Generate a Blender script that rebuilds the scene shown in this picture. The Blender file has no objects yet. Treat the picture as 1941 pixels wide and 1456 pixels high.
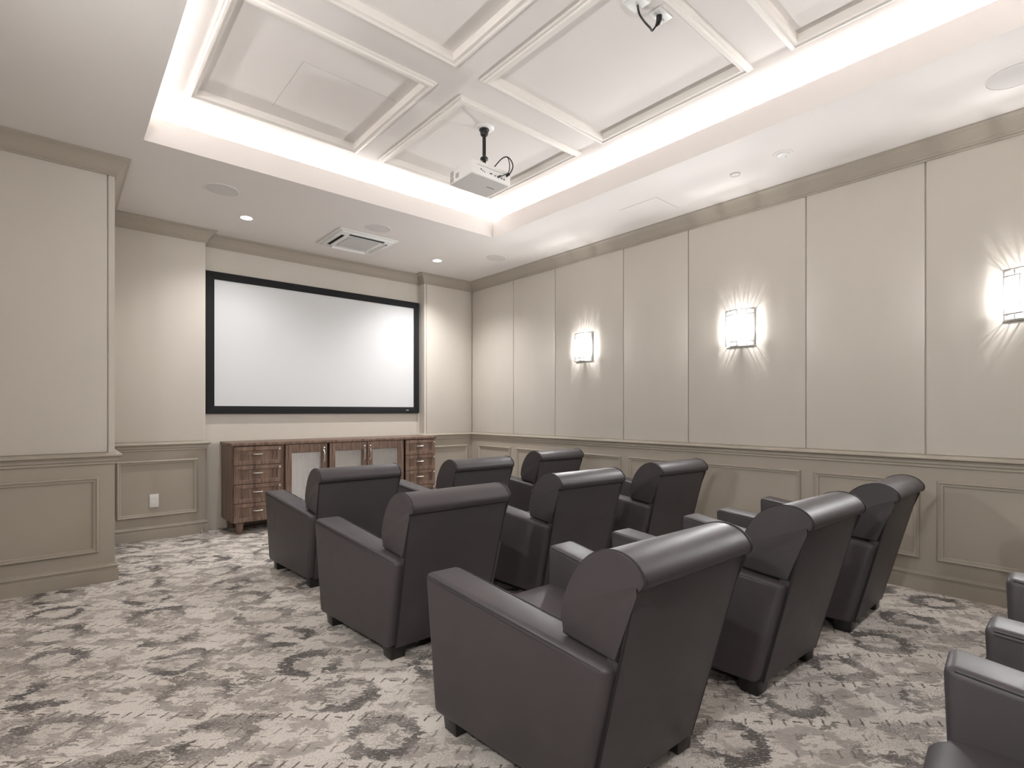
import bpy, bmesh, math, random
from math import pi, sin, cos, radians, sqrt
from mathutils import Vector, Matrix

random.seed(7)
S = bpy.context.scene
COL = S.collection

# ------------------------------------------------------------------ camera
YAW = 0.71468
cam = bpy.data.cameras.new('camera')
cam.sensor_width = 36.0
cam.lens = 991.57 * 36.0 / 1941.0
cam.shift_y = 52.16 / 1941.0
cam.clip_start = 0.02
co = bpy.data.objects.new('camera', cam)
COL.objects.link(co)
co.location = (0, 0, 1.2)
co.rotation_euler = (pi / 2, 0, -YAW)
S.camera = co

# ------------------------------------------------------------------ world / exposure
W = bpy.data.worlds.new('world')
S.world = W
W.use_nodes = True
W.node_tree.nodes['Background'].inputs[0].default_value = (0.9, 0.92, 1, 1)
W.node_tree.nodes['Background'].inputs[1].default_value = 0.0
S.view_settings.view_transform = 'Standard'
S.view_settings.look = 'None'
S.view_settings.gamma = 1.0
S.view_settings.use_curve_mapping = False
S.view_settings.exposure = 2.64
S.cycles.use_denoising = True
S.cycles.max_bounces = 8
S.cycles.diffuse_bounces = 6
S.cycles.transparent_max_bounces = 16
S.cycles.sample_clamp_indirect = 4.0
S.cycles.caustics_reflective = False
S.cycles.caustics_refractive = False

LED_STRENGTH = 7.0      # cove strips
DOWN_POWER = 15.5        # recessed downlights (spot)
SCONCE_POWER = 1.1       # wall sconces: the two bulbs
SCONCE_FILL = 6.6       # wall sconces: added area light that fills the room, not a lamp part
LAMP_COL = (1.0, 0.99, 0.985)
LED_COL = (1.0, 0.995, 0.985)

# ------------------------------------------------------------------ node expression helper
class X:
    nt = None
    def __init__(s, sock): s.s = sock
    @staticmethod
    def _in(sock, v):
        if isinstance(v, X): X.nt.links.new(v.s, sock)
        else: sock.default_value = v
    @staticmethod
    def m(op, a, b=0.0, c=0.0, clamp=False):
        n = X.nt.nodes.new('ShaderNodeMath'); n.operation = op; n.use_clamp = clamp
        for i, v in enumerate((a, b, c)): X._in(n.inputs[i], v)
        return X(n.outputs[0])
    def __add__(a, b): return X.m('ADD', a, b)
    def __radd__(a, b): return X.m('ADD', a, b)
    def __sub__(a, b): return X.m('SUBTRACT', a, b)
    def __rsub__(a, b): return X.m('SUBTRACT', b, a)
    def __mul__(a, b): return X.m('MULTIPLY', a, b)
    def __rmul__(a, b): return X.m('MULTIPLY', a, b)
    def __truediv__(a, b): return X.m('DIVIDE', a, b)
    def abs(a): return X.m('ABSOLUTE', a)
    def floor(a): return X.m('FLOOR', a)
    def max(a, b): return X.m('MAXIMUM', a, b)
    def min(a, b): return X.m('MINIMUM', a, b)

def step(v, lo, hi):
    n = X.nt.nodes.new('ShaderNodeMapRange'); n.interpolation_type = 'SMOOTHSTEP'; n.clamp = True
    X._in(n.inputs[0], v); X._in(n.inputs[1], lo); X._in(n.inputs[2], hi)
    return X(n.outputs[0])

def xyz(a, b, c=0.0):
    n = X.nt.nodes.new('ShaderNodeCombineXYZ')
    for i, v in enumerate((a, b, c)): X._in(n.inputs[i], v)
    return X(n.outputs[0])

def noise(vec, scale, detail=2.0, rough=0.5, dist=0.0, col=False):
    n = X.nt.nodes.new('ShaderNodeTexNoise')
    X._in(n.inputs['Vector'], vec); n.inputs['Scale'].default_value = scale
    n.inputs['Detail'].default_value = detail; n.inputs['Roughness'].default_value = rough
    n.inputs['Distortion'].default_value = dist
    return X(n.outputs[1 if col else 0])

def mixc(f, a, b):
    n = X.nt.nodes.new('ShaderNodeMix'); n.data_type = 'RGBA'
    X._in(n.inputs[0], f)
    for sock, v in ((n.inputs[6], a), (n.inputs[7], b)):
        if isinstance(v, X): X.nt.links.new(v.s, sock)
        else: sock.default_value = (*v, 1) if len(v) == 3 else v
    return X(n.outputs[2])

def lin(*c):
    f = lambda u: u / 12.92 if u <= 0.04045 else ((u + 0.055) / 1.055) ** 2.4
    return tuple(f(u / 255.0) for u in c)

def base_mat(name, color=(.5, .5, .5), rough=.5, metal=0.0, spec=.5):
    m = bpy.data.materials.new(name); m.use_nodes = True
    b = m.node_tree.nodes['Principled BSDF']
    b.inputs['Base Color'].default_value = (*color, 1)
    b.inputs['Roughness'].default_value = rough
    b.inputs['Metallic'].default_value = metal
    b.inputs['Specular IOR Level'].default_value = spec
    X.nt = m.node_tree
    return m, b

def coords(kind='Object'):
    n = X.nt.nodes.new('ShaderNodeTexCoord')
    return X(n.outputs[kind])

def sep(v):
    n = X.nt.nodes.new('ShaderNodeSeparateXYZ'); X._in(n.inputs[0], v)
    return X(n.outputs[0]), X(n.outputs[1]), X(n.outputs[2])

def bump(b, h, strength=.1, dist=.01):
    n = X.nt.nodes.new('ShaderNodeBump'); n.inputs['Strength'].default_value = strength
    n.inputs['Distance'].default_value = dist
    X._in(n.inputs['Height'], h); X.nt.links.new(n.outputs[0], b.inputs['Normal'])

def paint(name, c, rough=.55, var=.04, sc=3.0, bs=.03, bsc=180):
    m, b = base_mat(name, c, rough, spec=.2)
    v = coords()
    f = noise(v, sc, 3)
    col = mixc(f, tuple(k * (1 - var) for k in c), tuple(min(1, k * (1 + var)) for k in c))
    X.nt.links.new(col.s, b.inputs['Base Color'])
    bump(b, noise(v, bsc, 2), bs, .002)
    return m

def fabric_panel():
    c = lin(205, 199, 190)
    m, b = base_mat('panel_fabric', c, .8, spec=.2)
    v = coords(); x, y, z = sep(v)
    f = noise(xyz(x * 1.0, y * 1.0, z * .3), 5, 3)
    col = mixc(f, tuple(k * .975 for k in c), tuple(k * 1.025 for k in c))
    X.nt.links.new(col.s, b.inputs['Base Color'])
    weave = noise(xyz(x * 3, y * 3, z * .5), 260, 2)
    bump(b, weave, .05, .002)
    return m

def carpet():
    m, b = base_mat('carpet', (.5, .5, .5), .95, spec=.08)
    v_ = coords(); x, y, z = sep(v_)
    P = xyz(x, y)
    u = x * .743 - y * .669                            # the pattern is laid on the diagonal
    v = x * .669 + y * .743
    n2 = sep(noise(P, 10, 2, col=True)); n3 = sep(noise(P, 45, 2, .6, col=True))
    jag = noise(xyz(u * 14, v * 62), 1.0, 2, .65) - .5  # brushed, ragged edges
    U = u + jag * .14 + (n2[0] - .5) * .13 + (n3[0] - .5) * .05
    V = v + (n2[1] - .5) * .09 + (n3[1] - .5) * .03
    def lattice(u0):
        k = ((V - 1.911) / .283 + .5).floor()
        du = U - u0 + k * .253
        du = du - ((du / .625) + .5).floor() * .625
        return du, V - 1.911 - k * .283
    def ring(du, dv, a_, b_, lo, hi):
        e = ((du / a_) * (du / a_) + (dv / b_) * (dv / b_)); e = X.m('SQRT', e)
        return step(e, lo - .04, lo + .02) * (1.0 - step(e, hi, hi + .07)), e
    thick = noise(xyz(x, y, 6.0), 7.0, 2, .55)
    amount = noise(xyz(x, y, 11.0), .9, 2, .6)
    da, dva = lattice(-1.129)
    r1, e1 = ring(da, dva, .145, .130, .62, 1.0)
    keep1 = step(thick + amount * .55, .685, .735)
    db, dvb = lattice(-1.129 + .3125)
    r2, e2 = ring(db, dvb, .135, .115, .55, 1.0)
    keep2 = step(noise(xyz(x, y, 16.0), 6.0, 2, .5) + (1.0 - amount) * .35, .66, .72)
    camo = step(noise(xyz(U * 1.0, V * 1.7, 3.1), 6.5, 3, .62), .545, .57)
    fine = noise(P, 120, 2, .75)
    dens = noise(xyz(x, y, 1.0), 6.5, 2, .5)
    tone = step(noise(xyz(x, y, 5.0), 3.0, 2, .6), .40, .62)
    cream = mixc(noise(xyz(x, y, 2.0), 3.0, 2), lin(214, 206, 198), lin(229, 223, 216))
    taupe = mixc(noise(xyz(x, y, 7.0), 12, 2), lin(158, 150, 145), lin(184, 176, 170))
    dark = mixc(noise(xyz(x, y, 4.0), 9, 2), lin(84, 80, 79), lin(116, 111, 108))
    ringc = mixc(tone, dark, taupe)
    sp = step(fine + dens * .40 + (1.0 - step(e1, .62, .9)) * .05, .735, .765)
    spd = step(fine + thick * .25, .70, .725) * (1.0 - step((e1 - .85).abs(), .25, .42))
    # rows of short dashes, two upright for every flat one
    cu = u / .0495; ci = cu.floor(); rv = (v - 2.04) / .0943 + .5; rk = rv.floor()
    ci3 = ci - (ci / 3.0).floor() * 3.0
    flat = 1.0 - step(ci3, .3, .6)
    lu = (cu - ci - .5) * .0495 + (n3[0] - .5) * .016; lv = (rv - rk - .5) * .0943 + (n3[1] - .5) * .016
    fl = (1.0 - step(lu.abs(), .016, .020)) * (1.0 - step(lv.abs(), .0032, .0055))
    su = lu - lv * .30
    ups = (1.0 - step(su.abs(), .0030, .0052)) * (1.0 - step(lv.abs(), .018, .023))
    n = X.nt.nodes.new('ShaderNodeTexWhiteNoise'); n.noise_dimensions = '2D'
    X._in(n.inputs['Vector'], xyz(ci, rk)); rnd = X(n.outputs[0])
    rk3 = rk - (rk / 3.0).floor() * 3.0
    strong = 1.0 - step(rk3, .3, .6)
    dash = (fl * flat + ups * (1.0 - flat)) * step(rnd + strong * .35 + noise(xyz(x, y, 8.0), 2.3, 2) * .5, .42, .50)
    col = cream
    col = mixc(camo * .85, col, taupe)
    camo2 = step(noise(xyz(U * 1.1, V * 1.9, 21.0), 5.5, 3, .62), .57, .592)
    col = mixc(camo2 * .8, col, mixc(tone, lin(112, 105, 99), lin(150, 142, 135)))
    col = mixc(r2 * keep2 * .85, col, taupe)
    col = mixc(sp * .50, col, taupe)
    col = mixc(r1 * keep1 * .96, col, ringc)
    col = mixc(spd * .75, col, dark)
    col = mixc(dash * (.55 + strong * .35), col, lin(104, 97, 91))
    eat = step(noise(xyz(u * 60, v * 190, 2.0), 1.0, 2, .6), .60, .64)
    col = mixc(eat * .75, col, cream)
    X.nt.links.new(col.s, b.inputs['Base Color'])
    bump(b, noise(P, 420, 2, .7) + (r1 + camo + dash) * -.35, .35, .004)
    return m

def leather():
    c = (.060, .051, .055)
    m, b = base_mat('leather', c, .40, spec=.5)
    v = coords()
    f = noise(v, 6, 3)
    col = mixc(f, tuple(k * .88 for k in c), tuple(k * 1.12 for k in c))
    X.nt.links.new(col.s, b.inputs['Base Color'])
    rr = noise(v, 14, 3) * .10 + .43
    X.nt.links.new(rr.s, b.inputs['Roughness'])
    n = X.nt.nodes.new('ShaderNodeTexVoronoi'); n.inputs['Scale'].default_value = 420
    X._in(n.inputs['Vector'], v)
    bump(b, X(n.outputs[0]) * .5 + noise(v, 9, 2) * 1.5, .08, .004)
    return m

def wood():
    m, b = base_mat('walnut', (.1, .06, .04), .42, spec=.4)
    v = coords(); x, y, z = sep(v)
    g = noise(xyz(x * 9, y * 9, z * .55), 4.0, 4, .6, .6)
    g2 = noise(xyz(x * 60, y * 60, z * 1.4), 3.0, 3, .6)
    f = step(g * .7 + g2 * .3, .33, .66)
    col = mixc(f, lin(88, 69, 59), lin(138, 114, 100))
    X.nt.links.new(col.s, b.inputs['Base Color'])
    bump(b, g2, .04, .002)
    return m

def emit(name, c, s):
    m = bpy.data.materials.new(name); m.use_nodes = True
    nt = m.node_tree; nt.nodes.clear()
    e = nt.nodes.new('ShaderNodeEmission'); e.inputs[0].default_value = (*c, 1); e.inputs[1].default_value = s
    o = nt.nodes.new('ShaderNodeOutputMaterial'); nt.links.new(e.outputs[0], o.inputs[0])
    return m

def crystal():
    m = bpy.data.materials.new('crystal'); m.use_nodes = True
    nt = m.node_tree; nt.nodes.clear(); X.nt = nt
    t = nt.nodes.new('ShaderNodeBsdfTransparent'); t.inputs[0].default_value = (.86, .87, .87, 1)
    tr = nt.nodes.new('ShaderNodeBsdfTranslucent'); tr.inputs[0].default_value = (.9, .9, .9, 1)
    g = nt.nodes.new('ShaderNodeBsdfGlossy'); g.inputs[1].default_value = .12
    a = nt.nodes.new('ShaderNodeMixShader'); a.inputs[0].default_value = .06
    c = nt.nodes.new('ShaderNodeMixShader'); c.inputs[0].default_value = .10
    nt.links.new(t.outputs[0], a.inputs[1]); nt.links.new(tr.outputs[0], a.inputs[2])
    nt.links.new(a.outputs[0], c.inputs[1]); nt.links.new(g.outputs[0], c.inputs[2])
    o = nt.nodes.new('ShaderNodeOutputMaterial'); nt.links.new(c.outputs[0], o.inputs[0])
    return m

M = {}
M['panel'] = fabric_panel()
M['plain'] = paint('wall_paint', lin(205, 199, 190))
M['taupe'] = paint('trim_paint', lin(172, 164, 152), .42, .02)
M['ceil'] = paint('ceiling_paint', lin(226, 221, 218), .7, .012, 2)
M['white'] = paint('white_trim', lin(236, 231, 226), .4, .01, 2)
M['carpet'] = carpet()
M['leather'] = leather()
M['wood'] = wood()
M['seam'] = base_mat('seam_thread', (.018, .015, .017), .6)[0]
M['black_foot'] = base_mat('black_wood', (.012, .011, .011), .35)[0]
M['black'] = base_mat('black_plastic', (.012, .012, .013), .4)[0]
M['velvet'] = base_mat('screen_frame', (.018, .018, .020), .75, spec=.2)[0]
M['screen'] = paint('screen_fabric', (.68, .69, .705), 1.0, .01, 2, .01)
M['screen'].node_tree.nodes['Principled BSDF'].inputs['Specular IOR Level'].default_value = 0.02
M['plastic'] = base_mat('white_plastic', lin(232, 232, 230), .38)[0]
M['grey'] = base_mat('grille_grey', lin(206, 202, 200), .6)[0]
M['vent'] = base_mat('vent_grey', lin(120, 118, 116), .6)[0]
M['vent_light'] = base_mat('vent_light', lin(172, 170, 167), .6)[0]
M['dark'] = base_mat('dark_slot', (.01, .01, .01), .7)[0]
M['chrome'] = base_mat('chrome', (.72, .71, .69), .16, 1.0)[0]
M['sconce_metal'] = base_mat('sconce_metal', (.48, .47, .46), .3, 1.0)[0]
M['nickel'] = base_mat('satin_nickel', (.78, .76, .73), .26, 1.0)[0]
M['steel'] = base_mat('woven_steel', (.66, .65, .64), .32, 1.0)[0]
M['crystal'] = crystal()
M['bulb'] = emit('bulb_glow', (1.0, .97, .93), 6.0)
_n = M['bulb'].node_tree; _t = _n.nodes.new('ShaderNodeBsdfTransparent'); _a = _n.nodes.new('ShaderNodeAddShader')
_e = [q for q in _n.nodes if q.type == 'EMISSION'][0]; _o = [q for q in _n.nodes if q.type == 'OUTPUT_MATERIAL'][0]
_n.links.new(_e.outputs[0], _a.inputs[0]); _n.links.new(_t.outputs[0], _a.inputs[1]); _n.links.new(_a.outputs[0], _o.inputs[0])
M['led'] = emit('led_glow', LED_COL, LED_STRENGTH)
M['lens'] = emit('downlight_lens', (1.0, .96, .90), 9.0)
M['glass'] = base_mat('projector_lens', (.01, .01, .015), .05)[0]

# ------------------------------------------------------------------ geometry helpers
def link(name, bm, mat, parent=None, loc=(0, 0, 0), angle=35, smooth=True):
    me = bpy.data.meshes.new(name)
    bmesh.ops.recalc_face_normals(bm, faces=bm.faces)
    bm.to_mesh(me); bm.free()
    if smooth:
        for p in me.polygons: p.use_smooth = True
        me.set_sharp_from_angle(angle=radians(angle))
    me.materials.append(M[mat] if isinstance(mat, str) else mat)
    o = bpy.data.objects.new(name, me); COL.objects.link(o)
    o.location = loc
    if parent is not None: o.parent = parent
    return o

def again(src, parent, loc=(0, 0, 0), rot=(0, 0, 0)):
    o = src.copy(); COL.objects.link(o); o.parent = parent; o.location = loc; o.rotation_euler = rot
    return o

def box(bm, x0, x1, y0, y1, z0, z1, bev=0.0, seg=2):
    vs = [bm.verts.new(p) for p in ((x0, y0, z0), (x1, y0, z0), (x1, y1, z0), (x0, y1, z0), (x0, y0, z1), (x1, y0, z1), (x1, y1, z1), (x0, y1, z1))]
    fs = [bm.faces.new([vs[i] for i in q]) for q in ((0, 3, 2, 1), (4, 5, 6, 7), (0, 1, 5, 4), (1, 2, 6, 5), (2, 3, 7, 6), (3, 0, 4, 7))]
    if bev > 0:
        es = list({e for f in fs for e in f.edges})
        bmesh.ops.bevel(bm, geom=es, offset=bev, segments=seg, affect='EDGES', profile=.5)
    return vs

def hexa(bm, pts, bev=0.0, seg=3):
    """8 points: bottom loop of 4, top loop of 4"""
    vs = [bm.verts.new(p) for p in pts]
    fs = [bm.faces.new([vs[i] for i in q]) for q in ((0, 3, 2, 1), (4, 5, 6, 7), (0, 1, 5, 4), (1, 2, 6, 5), (2, 3, 7, 6), (3, 0, 4, 7))]
    if bev > 0:
        es = list({e for f in fs for e in f.edges})
        bmesh.ops.bevel(bm, geom=es, offset=bev, segments=seg, affect='EDGES', profile=.5)
    return vs

def B(*boxes, bev=0.0, seg=2):
    bm = bmesh.new()
    for b in boxes: box(bm, *b, bev=bev, seg=seg)
    return bm

def cyl(bm, c, r, h, seg=32, r2=None, axis='z'):
    r2 = r if r2 is None else r2
    rings = []
    for rr, t in ((r, 0), (r2, h)):
        ring = []
        for i in range(seg):
            a = 2 * pi * i / seg; u, w = rr * cos(a), rr * sin(a)
            p = {'z': (u, w, t), 'y': (u, t, w), 'x': (t, u, w)}[axis]
            ring.append(bm.verts.new((c[0] + p[0], c[1] + p[1], c[2] + p[2])))
        rings.append(ring)
    for i in range(seg):
        j = (i + 1) % seg
        bm.faces.new((rings[0][i], rings[0][j], rings[1][j], rings[1][i]))
    bm.faces.new(rings[0][::-1]); bm.faces.new(rings[1])

def lathe(bm, c, prof, seg=40, close=False):
    rings = []
    for r, z in prof:
        rings.append([bm.verts.new((c[0] + r * cos(2 * pi * i / seg), c[1] + r * sin(2 * pi * i / seg), c[2] + z)) for i in range(seg)])
    n = len(rings)
    for k in range(n if close else n - 1):
        a, b_ = rings[k], rings[(k + 1) % n]
        for i in range(seg):
            j = (i + 1) % seg
            bm.faces.new((a[i], a[j], b_[j], b_[i]))
    if not close:
        bm.faces.new(rings[0][::-1]); bm.faces.new(rings[-1])

def spline(pts, n=8):
    pts = [Vector(p) for p in pts]; out = []
    for i in range(len(pts) - 1):
        p0 = pts[max(i - 1, 0)]; p1 = pts[i]; p2 = pts[i + 1]; p3 = pts[min(i + 2, len(pts) - 1)]
        for k in range(n):
            t = k / n
            out.append(.5 * ((2 * p1) + (p2 - p0) * t + (2 * p0 - 5 * p1 + 4 * p2 - p3) * t * t + (3 * p1 - p0 - 3 * p2 + p3) * t ** 3))
    out.append(pts[-1])
    return out

def tube(bm, pts, r, seg=8):
    pts = [Vector(p) for p in pts]; rings = []; up = None
    for i, p in enumerate(pts):
        d = (pts[min(i + 1, len(pts) - 1)] - pts[max(i - 1, 0)]).normalized()
        if up is None:
            up = d.cross(Vector((0, 0, 1)))
            if up.length < .01: up = d.cross(Vector((1, 0, 0)))
        up = (up - d * up.dot(d)).normalized(); w = d.cross(up)
        rr = r[i] if isinstance(r, (list, tuple)) else r
        rings.append([bm.verts.new(p + (up * cos(2 * pi * k / seg) + w * sin(2 * pi * k / seg)) * rr) for k in range(seg)])
    for a, b_ in zip(rings, rings[1:]):
        for k in range(seg):
            j = (k + 1) % seg
            bm.faces.new((a[k], a[j], b_[j], b_[k]))
    bm.faces.new(rings[0][::-1]); bm.faces.new(rings[-1])

def sweep(bm, path, prof, closed=False):
    """sweep a (distance from wall, z) profile along a plan path; the room lies to the right of travel"""
    n = len(path); offs = []
    P = [Vector(p) for p in path]
    def nrm(a, b_):
        d = (b_ - a).normalized(); return Vector((d.y, -d.x))
    for i in range(n):
        if closed or 0 < i < n - 1:
            n1 = nrm(P[i - 1], P[i]); n2 = nrm(P[i], P[(i + 1) % n])
            m = (n1 + n2); m = m / (1 + n1.dot(n2))
        elif i == 0: m = nrm(P[0], P[1])
        else: m = nrm(P[-2], P[-1])
        offs.append(m)
    rows = [[bm.verts.new((P[i].x + offs[i].x * d, P[i].y + offs[i].y * d, z)) for d, z in prof] for i in range(n)]
    for i in range(n if closed else n - 1):
        a, b_ = rows[i], rows[(i + 1) % n]
        for k in range(len(prof)):
            j = (k + 1) % len(prof)
            bm.faces.new((a[k], a[j], b_[j], b_[k]))
    if not closed:
        bm.faces.new(rows[0]); bm.faces.new(rows[-1][::-1])

def extrude_x(bm, prof, x0, x1, bev=0.0, seg=3):
    """closed (y,z) profile extruded along x; x0/x1 may be functions of (y,z)"""
    f0 = x0 if callable(x0) else (lambda y, z: x0)
    f1 = x1 if callable(x1) else (lambda y, z: x1)
    a = [bm.verts.new((f0(y, z), y, z)) for y, z in prof]; b_ = [bm.verts.new((f1(y, z), y, z)) for y, z in prof]
    n = len(prof)
    for i in range(n):
        j = (i + 1) % n
        bm.faces.new((a[i], a[j], b_[j], b_[i]))
    fa = bm.faces.new(a[::-1]); fb = bm.faces.new(b_)
    if bev > 0:
        bmesh.ops.bevel(bm, geom=list(fa.edges) + list(fb.edges), offset=bev, segments=seg, affect='EDGES', profile=.5)

def tag(o, label, cat, group=None, kind=None):
    o['label'] = label; o['category'] = cat
    if group: o['group'] = group
    if kind: o['kind'] = kind
    return o

def thing(name, label, cat, loc=(0, 0, 0), rz=0, group=None):
    o = bpy.data.objects.new(name, None); COL.objects.link(o)
    o.empty_display_size = .1
    o.location = loc; o.rotation_euler = (0, 0, rz)
    return tag(o, label, cat, group)

def struct(name, bm, mat, label, cat, smooth=True):
    o = link(name, bm, mat, smooth=smooth)
    return tag(o, label, cat, None, 'structure')

def copy_tree(o, parent=None):
    c = o.copy(); COL.objects.link(c); c.parent = parent
    for ch in list(o.children): copy_tree(ch, c)
    return c

# ------------------------------------------------------------------ room dimensions
XL, XR = -0.60, 4.39
YB, YF, YR = -2.00, 5.915, 6.04       # back wall, front wall, screen recess
PX, PY = 0.305, 4.67                   # projecting left bay
RX0, RX1 = 1.105, 3.615                # recess
H = 2.995
ZP0, ZP1 = 0.912, 2.876                # upper panels
LX0, LX1, LY0, LY1 = 0.427, 3.388, -0.15, 4.205   # tray lip
LIP, CB, ZU = 3.166, 0.14, 3.28

# floor
struct('floor', B((XL - .2, XR + .2, YB - .2, YR + .2, -.05, 0)), 'carpet', 'cream and grey abstract patterned carpet covering the room floor', 'carpet', False)

# walls: core, wainscot slab and upper panels
g = .015
wr = struct('wall_right', B((XR + g, XR + .12, YB - .1, YR + .2, 0, 3.5)), 'plain', 'long beige panelled wall carrying the crystal sconces', 'wall', False)
wl = struct('wall_left', B((XL - .12, XL - g, YB - .1, PY + .3, 0, 3.5)), 'plain', 'beige panelled wall along the aisle side', 'wall', False)
wb = struct('wall_back', B((XL - .1, XR + .1, YB - .12, YB - g, 0, 3.5)), 'plain', 'plain beige wall at the rear of the room', 'wall', False)
wp = struct('wall_bay', B((XL - .1, PX - g, PY + g, YR + .2, 0, 3.5)), 'plain', 'projecting beige panelled wall bay beside the aisle', 'wall', False)
wfl = struct('wall_front_left', B((PX - g, RX0 - g, YF + g, YR + .2, 0, 3.5)), 'plain', 'beige wall section with a white outlet between bay and screen', 'wall', False)
wf = struct('wall_front', B((RX0 - g - .001, RX1 + g + .001, YR, YR + .2, 0, 3.5)), 'plain', 'recessed plain beige wall behind the projection screen', 'wall', False)
wfr = struct('wall_front_right', B((RX1 + g, XR + g, YF + g, YR + .2, 0, 3.5)), 'plain', 'narrow beige wall section between screen and sconce wall', 'wall', False)

def part(name, bm, mat, parent, smooth=True):
    return link(name, bm, mat, parent, smooth=smooth)

ZW = .895
part('wainscot', B((XR, XR + g, YB, YF, 0, ZW)), 'taupe', wr)
part('wainscot', B((XL - g, XL, YB, PY, 0, ZW)), 'taupe', wl)
part('wainscot', B((XL, XR, YB - g, YB, 0, ZW)), 'taupe', wb)
part('wainscot', B((XL, PX, PY, PY + g, 0, ZW), (PX - g, PX, PY + g, YF, 0, ZW)), 'taupe', wp)
part('wainscot', B((PX, RX0, YF, YF + g, 0, ZW), (RX0 - g, RX0, YF + g, YR, 0, ZW)), 'taupe', wfl)
part('wainscot', B((RX1, XR, YF, YF + g, 0, ZW), (RX1, RX1 + g, YF + g, YR, 0, ZW)), 'taupe', wfr)

def panel_x(parent, x, y0, y1, into):       # panel on a wall of constant x
    a, b_ = sorted((x, x + into * (g + .002)))
    return part('wall_panel', B((a, b_, y0, y1, ZP0, ZP1), bev=.006, seg=3), 'panel', parent)
def panel_y(parent, y, x0, x1, into=1):
    a, b_ = sorted((y, y + into * (g + .002)))
    return part('wall_panel', B((x0, x1, a, b_, ZP0, ZP1), bev=.006, seg=3), 'panel', parent)

q = .0035
cuts = [YF, 5.034, 4.292, 3.313, 2.579, 1.574, .832, -.155, -.90, YB]
for a, b_ in zip(cuts, cuts[1:]): panel_x(wr, XR, b_ + q, a - q, 1)
cl = [PY, 4.29, 3.313, 2.579, 1.574, .832, -.155, -.90, YB]
for a, b_ in zip(cl, cl[1:]): panel_x(wl, XL, b_ + q, a - q, -1)
panel_y(wp, PY, XL, .262)
part('corner_strip', B((.27, PX, PY, PY + g + .002, ZP0, ZP1), (PX - g - .002, PX, PY + g, YF, ZP0, ZP1)), 'panel', wp)
panel_y(wfl, YF, PX + .004, RX0 - .006)
part('corner_strip', B((RX0 - g - .002, RX0, YF + .003, YR, ZP0, ZP1)), 'panel', wfl)
panel_y(wfr, YF, RX1 + .035, XR)
part('corner_strip', B((RX1, RX1 + .027, YF, YF + g + .002, ZP0, ZP1), (RX1, RX1 + g + .002, YF + g, YR, ZP0, ZP1)), 'panel', wfr)

# wainscot picture-frame mouldings
MP = [(0, 0), (.012, 0), (.020, .004), (.024, .010), (.020, .016), (.014, .019), (.014, .027), (.010, .033), (0, .036)]  # (proud, across)
def frame_xy(parent, origin, u, nrm_, u0, u1, z0, z1):
    bm = bmesh.new()
    o = Vector(origin); u = Vector(u); nn = Vector(nrm_); rows = []
    for cu, cz, su, sz in ((u0, z0, 1, 1), (u1, z0, -1, 1), (u1, z1, -1, -1), (u0, z1, 1, -1)):
        rows.append([bm.verts.new(o + u * (cu + su * w) + Vector((0, 0, cz + sz * w)) + nn * d) for d, w in MP])
    for i in range(4):
        a, b_ = rows[i], rows[(i + 1) % 4]
        for k in range(len(MP) - 1):
            bm.faces.new((a[k], a[k + 1], b_[k + 1], b_[k]))
        bm.faces.new((a[-1], a[0], b_[0], b_[-1]))
    return part('panel_molding', bm, 'taupe', parent)

Z0F, Z1F = .212, .742
for y0, y1 in ((5.078, 5.753), (3.34, 4.97), (1.61, 3.243), (.862, 1.515), (-.86, .77), (-1.85, -.96)):
    frame_xy(wr, (XR, 0, 0), (0, 1, 0), (-1, 0, 0), y0, y1, Z0F, Z1F)
    if y1 < 4.6: frame_xy(wl, (XL, 0, 0), (0, 1, 0), (1, 0, 0), y0, y1, Z0F, Z1F)
frame_xy(wp, (0, PY, 0), (1, 0, 0), (0, -1, 0), -.50, .216, Z0F, Z1F)
frame_xy(wfl, (0, YF, 0), (1, 0, 0), (0, -1, 0), .395, 1.038, Z0F, Z1F)
frame_xy(wfr, (0, YF, 0), (1, 0, 0), (0, -1, 0), 3.70, 4.30, Z0F, Z1F)

# crown, chair rail, baseboard
loop = [(XL, YB), (XL, PY), (PX, PY), (PX, YF), (RX0, YF), (RX0, YR), (RX1, YR), (RX1, YF), (XR, YF), (XR, YB)]
crown = [(-.01, 2.872), (.010, 2.872), (.013, 2.879), (.010, 2.886), (.015, 2.890), (.020, 2.897), (.020, 2.903)]
for k in range(7):
    t = k / 6; crown.append((.024 + .050 * t + .006 * sin(pi * t) * -1, 2.906 + .070 * t))
crown += [(.084, 2.980), (.088, 2.984), (.088, H), (-.01, H)]
bm = bmesh.new(); sweep(bm, loop, crown, True)
struct('trim_1', bm, 'taupe', 'taupe crown moulding running round the top of the walls', 'crown moulding')
rail = [(-.01, .828), (.008, .828), (.013, .834), (.010, .842), (.012, .848), (.020, .853), (.020, .866), (.024, .870), (.026, .876), (.038, .881), (.044, .888), (.042, .897), (.026, .906), (.006, .911), (-.01, .912)]
base = [(-.01, 0), (.020, 0), (.022, .082), (.012, .086), (.012, .098), (.019, .103), (.021, .111), (.015, .118), (.010, .120), (.009, .126), (.003, .130), (-.01, .130)]
left_path = loop[:6]; right_path = loop[6:] + [(XL, YB)]
for nm, pr_, nm2, lab, cat in (('trim_2', rail, 'trim_3', 'taupe chair rail', 'chair rail'), ('baseboard_left', base, 'baseboard_right', 'taupe moulded baseboard', 'baseboard')):
    bm = bmesh.new(); sweep(bm, left_path, pr_); struct(nm, bm, 'taupe', lab + ' round the bay and the outlet wall section', cat)
    bm = bmesh.new(); sweep(bm, right_path, pr_); struct(nm2, bm, 'taupe', lab + ' along the sconce wall', cat)

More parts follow.
